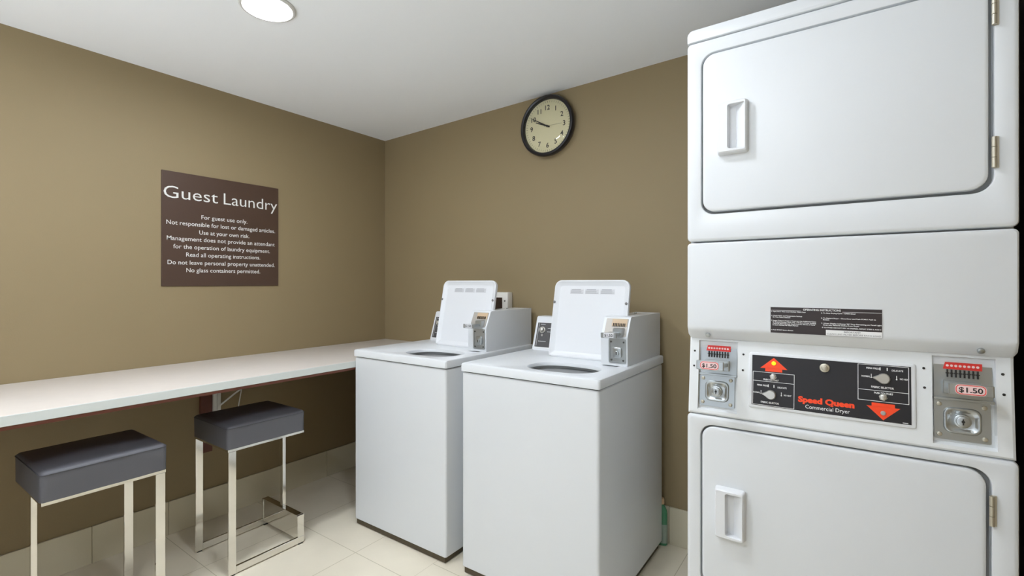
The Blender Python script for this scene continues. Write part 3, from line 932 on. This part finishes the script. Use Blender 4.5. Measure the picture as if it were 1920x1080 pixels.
# centre control panel
cpn = MB()
x0, x1, s0, s1 = 2.567, 2.917, S_(0.9235), S_(1.0695)
O = lambda i, z: [(x, y, z) for x, y in rr(x0 + i, x1 - i, s0 + i, s1 - i, 0.006, 4)]
cpn.rings([O(-0.0015, 0.0), O(0.0, 0.003), O(0.002, 0.004), O(0.006, 0.004)], T=TK)
cp = dbuild(cpn, 'control_panel', M['plastic'])
Zp = 0.0042
px0, px1, ps0, ps1 = 2.574, 2.909, S_(0.9305), S_(1.0635)
dbuild(MB().box(px0, px1, ps0, ps1, 0.0035, Zp + 0.0004, T=TK), 'panel_overlay', M['overlay'], cp, smooth=False)
Zt = Zp + 0.0005
def tp(x, z):
    return TK @ Matrix.Translation((x, S_(z), Zt))
mb = MB()
def ruled(xa, xb, za, zb, zd):
    q = 0.0011
    a, b = S_(za), S_(zb)
    for (u0, u1, v0, v1) in ((xa, xb, a, a + q), (xa, xb, b - q, b), (xa, xa + q, a, b), (xb - q, xb, a, b), (xa, xb, S_(zd), S_(zd) + q)):
        mb.box(u0, u1, v0, v1, Zp, Zt, T=TK)
ruled(2.576, 2.674, 0.932, 1.020, 0.995)
ruled(2.808, 2.905, 0.976, 1.062, 1.001)
for cx, zk, zs in ((2.618, 0.962, 1.0), (2.856, 1.031, 1.0)):
    up = cx < 2.7
    mb.text('PERM PRESS', tp(cx - 0.018, zk + 0.0205), 0.0042, 0.026, bold=0.02)
    mb.text('DELICATE', tp(cx + 0.028, zk + 0.0190), 0.0042, 0.021, bold=0.02)
    mb.text('NORMAL', tp(cx - 0.032, zk + 0.0005), 0.0040, 0.017, bold=0.02)
    mb.text('NO HEAT', tp(cx + 0.041, zk + 0.0005), 0.0040, 0.017, bold=0.02)
    mb.text('FABRIC SELECTOR', tp(cx, zk - 0.0235), 0.0046, 0.043, bold=0.03)
    zpu = 0.9985 if up else 0.9915 + 0.0025
    mb.text('PUSH TO START', tp(cx + 0.002, zpu), 0.0042, 0.036, bold=0.03)
    for i in range(2):
        xg = cx + (0.004 if i else 0.0015) * (1 if i else -1)
        mb.box(xg - 0.004 + 0.008 * i, xg - 0.002 + 0.008 * i, S_(zk + 0.019), S_(zk + 0.026), Zp, Zt, T=TK)
    for sx in (-0.0215, 0.0265):
        mb.cyl((cx + sx, S_(zk + 0.0005), Zp), 'z', 0.0016, Zt - Zp, 10, T=TK)
        mb.box(cx + sx - 0.0007, cx + sx + 0.0007, S_(zk), S_(zk + 0.009), Zp, Zt, T=TK)
mb.text('Commercial Dryer', tp(2.7455, 0.9385), 0.0098, 0.0935, bold=0.004)
mb.box(2.893, 2.903, S_(0.9325), S_(0.9340), Zp, Zt, T=TK)
dbuild(mb, 'panel_lettering', M['white_ink'], cp, smooth=False)
mb = MB()
mb.text('Speed Queen', tp(2.742, 0.9535), 0.0140, 0.119, bold=0.055)
def arrow(cx, zb, za, w, sw):
    """triangle head from base height zb to apex za with a short shaft behind"""
    sgn = 1 if za > zb else -1
    z = lambda v: S_(v)
    mb.quad([(cx - w, z(zb + sgn * 0.004), Zt), (cx + w, z(zb + sgn * 0.004), Zt), (cx, z(za), Zt)], TK)
    mb.quad([(cx - sw, z(zb - sgn * 0.004), Zt), (cx + sw, z(zb - sgn * 0.004), Zt), (cx + sw, z(zb + sgn * 0.0045), Zt), (cx - sw, z(zb + sgn * 0.0045), Zt)], TK)
dbuild(mb, 'brand_lettering', M['orange'], cp, smooth=False)
mb = MB()
arrow(2.626, 1.0265, 1.0595, 0.032, 0.020)
dbuild(mb, 'arrow_emblem', M['orange'], cp, smooth=False)
mb = MB()
arrow(2.857, 0.9685, 0.9335, 0.032, 0.022)
dbuild(mb, 'arrow_emblem', M['orange'], cp, smooth=False)
dbuild(MB().cyl((2.626, S_(1.0450), Zp), 'z', 0.0052, 0.003, 16, bev=0.001, T=TK), 'signal_lamp', M['led'], cp)
dbuild(MB().cyl((2.857, S_(0.9500), Zp), 'z', 0.0052, 0.003, 16, bev=0.001, T=TK), 'signal_lamp', M['led_off'], cp)
for x, z in ((2.625, 1.0095), (2.857, 0.9870)):
    b_ = MB()
    b_.cyl((x, S_(z), Zp), 'z', 0.0085, 0.002, 6, T=TK)
    b_.cyl((x, S_(z), Zp + 0.002), 'z', 0.0068, 0.006, 18, bev=0.002, T=TK)
    dbuild(b_, 'start_button', M['knob'], cp)
for x, z in ((2.618, 0.962), (2.856, 1.031)):
    b_ = MB()
    T = TK @ Matrix.Translation((x, S_(z), Zp))
    pts = []
    for k in range(20):
        t = math.radians(-140 + 280.0 * k / 19)
        pts.append((0.0125 * math.cos(t) + 0.002, 0.0125 * math.sin(t)))
    pts.append((-0.0205, 0.001))
    b_.rings([[(u, v, 0) for u, v in pts], [(u, v, 0.009) for u, v in pts], [(u * 0.85, v * 0.85, 0.012) for u, v in pts]], T=T)
    b_.box(-0.017, 0.010, -0.001, 0.001, 0.012, 0.0128, T=T)
    dbuild(b_, 'selector_knob', M['knob'], cp)
b_ = MB()
b_.cyl((2.740, S_(1.0445), Zp), 'z', 0.0112, 0.005, 20, bev=0.0015, T=TK)
b_.cyl((2.740, S_(1.0445), Zp + 0.005), 'z', 0.0065, 0.004, 16, bev=0.001, T=TK)
dbuild(b_, 'panel_lock', M['hinge'], cp)

# coin mechanisms
for (a, b, c0, c1) in PK:
    left = a < 2.7
    xm = (a + b) / 2
    Zb = -0.013
    split = S_(0.999)
    up = MB()
    up.box(a + 0.003, b - 0.003, split + 0.001, c1 - 0.003, Zb, Zb + 0.004, 0.001, 1, T=TK)
    up.box(a + 0.002, b - 0.002, split - 0.003, split + 0.003, Zb, Zb + 0.011, 0.001, 1, T=TK)
    um = dbuild(up, 'coin_mechanism', M['steel'], con)
    rs0 = S_(1.0655)
    mb = MB()
    mb.prism([(xm - 0.033, rs0), (xm + 0.032, rs0), (xm + 0.032, rs0 + 0.0155), (xm - 0.029, rs0 + 0.0155)], 'z', Zb + 0.004, Zb + 0.007, T=TK)
    dbuild(mb, 'coin_value_strip', M['red'], con, smooth=False)
    mb = MB()
    for k in range(8):
        mb.cyl((xm - 0.0255 + 0.0072 * k, rs0 + 0.0078, Zb + 0.007), 'z', 0.0027, 0.0008, 12, T=TK)
    dbuild(mb, 'coin_value_dots', M['tag'], con, smooth=False)
    mb = MB()
    for k in range(8):
        u = xm - 0.0255 + 0.0072 * k
        mb.box(u - 0.0012, u + 0.0012, rs0 - 0.018, rs0 - 0.001, Zb + 0.004, Zb + 0.010, T=TK)
        mb.box(u - 0.0028, u + 0.0028, rs0 - 0.010, rs0 - 0.008, Zb + 0.004, Zb + 0.011, T=TK)
    dbuild(mb, 'coin_slots', M['ink'], con, smooth=False)
    mb = MB()
    mb.box(xm - 0.034, xm + 0.030, split + 0.012, split + 0.042, Zb + 0.004, Zb + 0.013, 0.0015, 1, T=TK)
    mb.box(xm - 0.026, xm + 0.026, split + 0.024, split + 0.036, Zb + 0.013, 0.085, 0.0015, 1, T=TK)
    mb.box(xm - 0.036, xm + 0.034, split + 0.017, split + 0.042, 0.083, 0.092, 0.002, 1, T=TK)
    dbuild(mb, 'coin_slide', M['steel'], con)
    TT = TK @ Matrix.Translation((xm - 0.002, split + 0.0295, 0.092))
    mb = MB()
    pill = rr(-0.024, 0.024, -0.0105, 0.0105, 0.008, 5)
    mb.rings([[(u, v, 0) for u, v in pill], [(u, v, 0.0015) for u, v in pill]], T=TT)
    dbuild(mb, 'price_tag', M['tag'], con, smooth=False)
    mb = MB()
    o2_ = rr(-0.0232, 0.0232, -0.0097, 0.0097, 0.0075, 5)
    i2_ = rr(-0.0218, 0.0218, -0.0083, 0.0083, 0.0065, 5)
    mb.rings([[(u, v, 0.0016) for u, v in o2_], [(u, v, 0.0016) for u, v in i2_]], cap0=False, cap1=False, T=TT)
    dbuild(mb, 'tag_outline', M['red'], con, smooth=False)
    mb = MB().text('$1.50', TT @ Matrix.Translation((0, -0.0052, 0.0016)), 0.0105, 0.037, bold=0.02)
    dbuild(mb, 'price_lettering', M['ink'], con, smooth=False)
    # lock plate below
    mb = MB()
    y0_, y1_ = c0 + 0.012, split - 0.003
    q = rr(a + 0.003, b - 0.008, y0_, y1_, 0.003, 4)
    mb.rings([[(u, v, Zb) for u, v in q], [(u, v, Zb + 0.005) for u, v in q]], T=TK)
    dbuild(mb, 'lock_plate', M['steel'], con)
    mb = MB()
    yc = (y0_ + y1_) / 2
    xc_ = xm - 0.002
    Q = lambda i, z: [(u, v, z) for u, v in rr(xc_ - 0.030 + i, xc_ + 0.030 - i, yc - 0.027 + i, yc + 0.027 - i, 0.014 - i * 0.5, 6)]
    mb.rings([Q(-0.002, Zb + 0.005), Q(0.0, Zb + 0.009), Q(0.002, Zb + 0.0095), Q(0.004, Zb + 0.009), Q(0.009, Zb + 0.0055)], T=TK)
    dbuild(mb, 'lock_boss', M['steel'], con)
    mb = MB()
    mb.cyl((xc_, yc, Zb + 0.0055), 'z', 0.0150, 0.006, 24, bev=0.002, T=TK)
    mb.cyl((xc_, yc, Zb + 0.0115), 'z', 0.0115, 0.008, 24, bev=0.0015, T=TK)
    dbuild(mb, 'coin_lock', M['steel'], con)
    mb = MB()
    mb.cyl((xc_, yc, Zb + 0.0195), 'z', 0.0030, 0.0006, 12, T=TK)
    mb.box(xc_ - 0.0011, xc_ + 0.0011, yc - 0.007, yc + 0.006, Zb + 0.0195, Zb + 0.0202, T=TK)
    dbuild(mb, 'key_slot', M['ink'], con, smooth=False)
    for u, v in ((a + 0.012, y0_ + 0.010), (a + 0.012, y1_ - 0.010), (b - 0.018, y0_ + 0.010), (b - 0.018, y1_ - 0.010)):
        dbuild(MB().cyl((u, v, Zb + 0.005), 'z', 0.005, 0.003, 14, bev=0.0015, T=TK), 'plate_screw', M['hinge'], con)
for x in (DX0 + 0.05, DX1 - 0.05):
    for y in (DY + 0.08, -0.25):
        dbuild(MB().cyl((x, y, 0), 'z', 0.02, 0.022, 14), 'foot', M['foot'])
dbuild(MB().box(DX0 + 0.01, DX1 - 0.01, DY + 0.035, DY + 0.05, 0.012, 0.05), 'toe_panel', M['groove'], smooth=False)
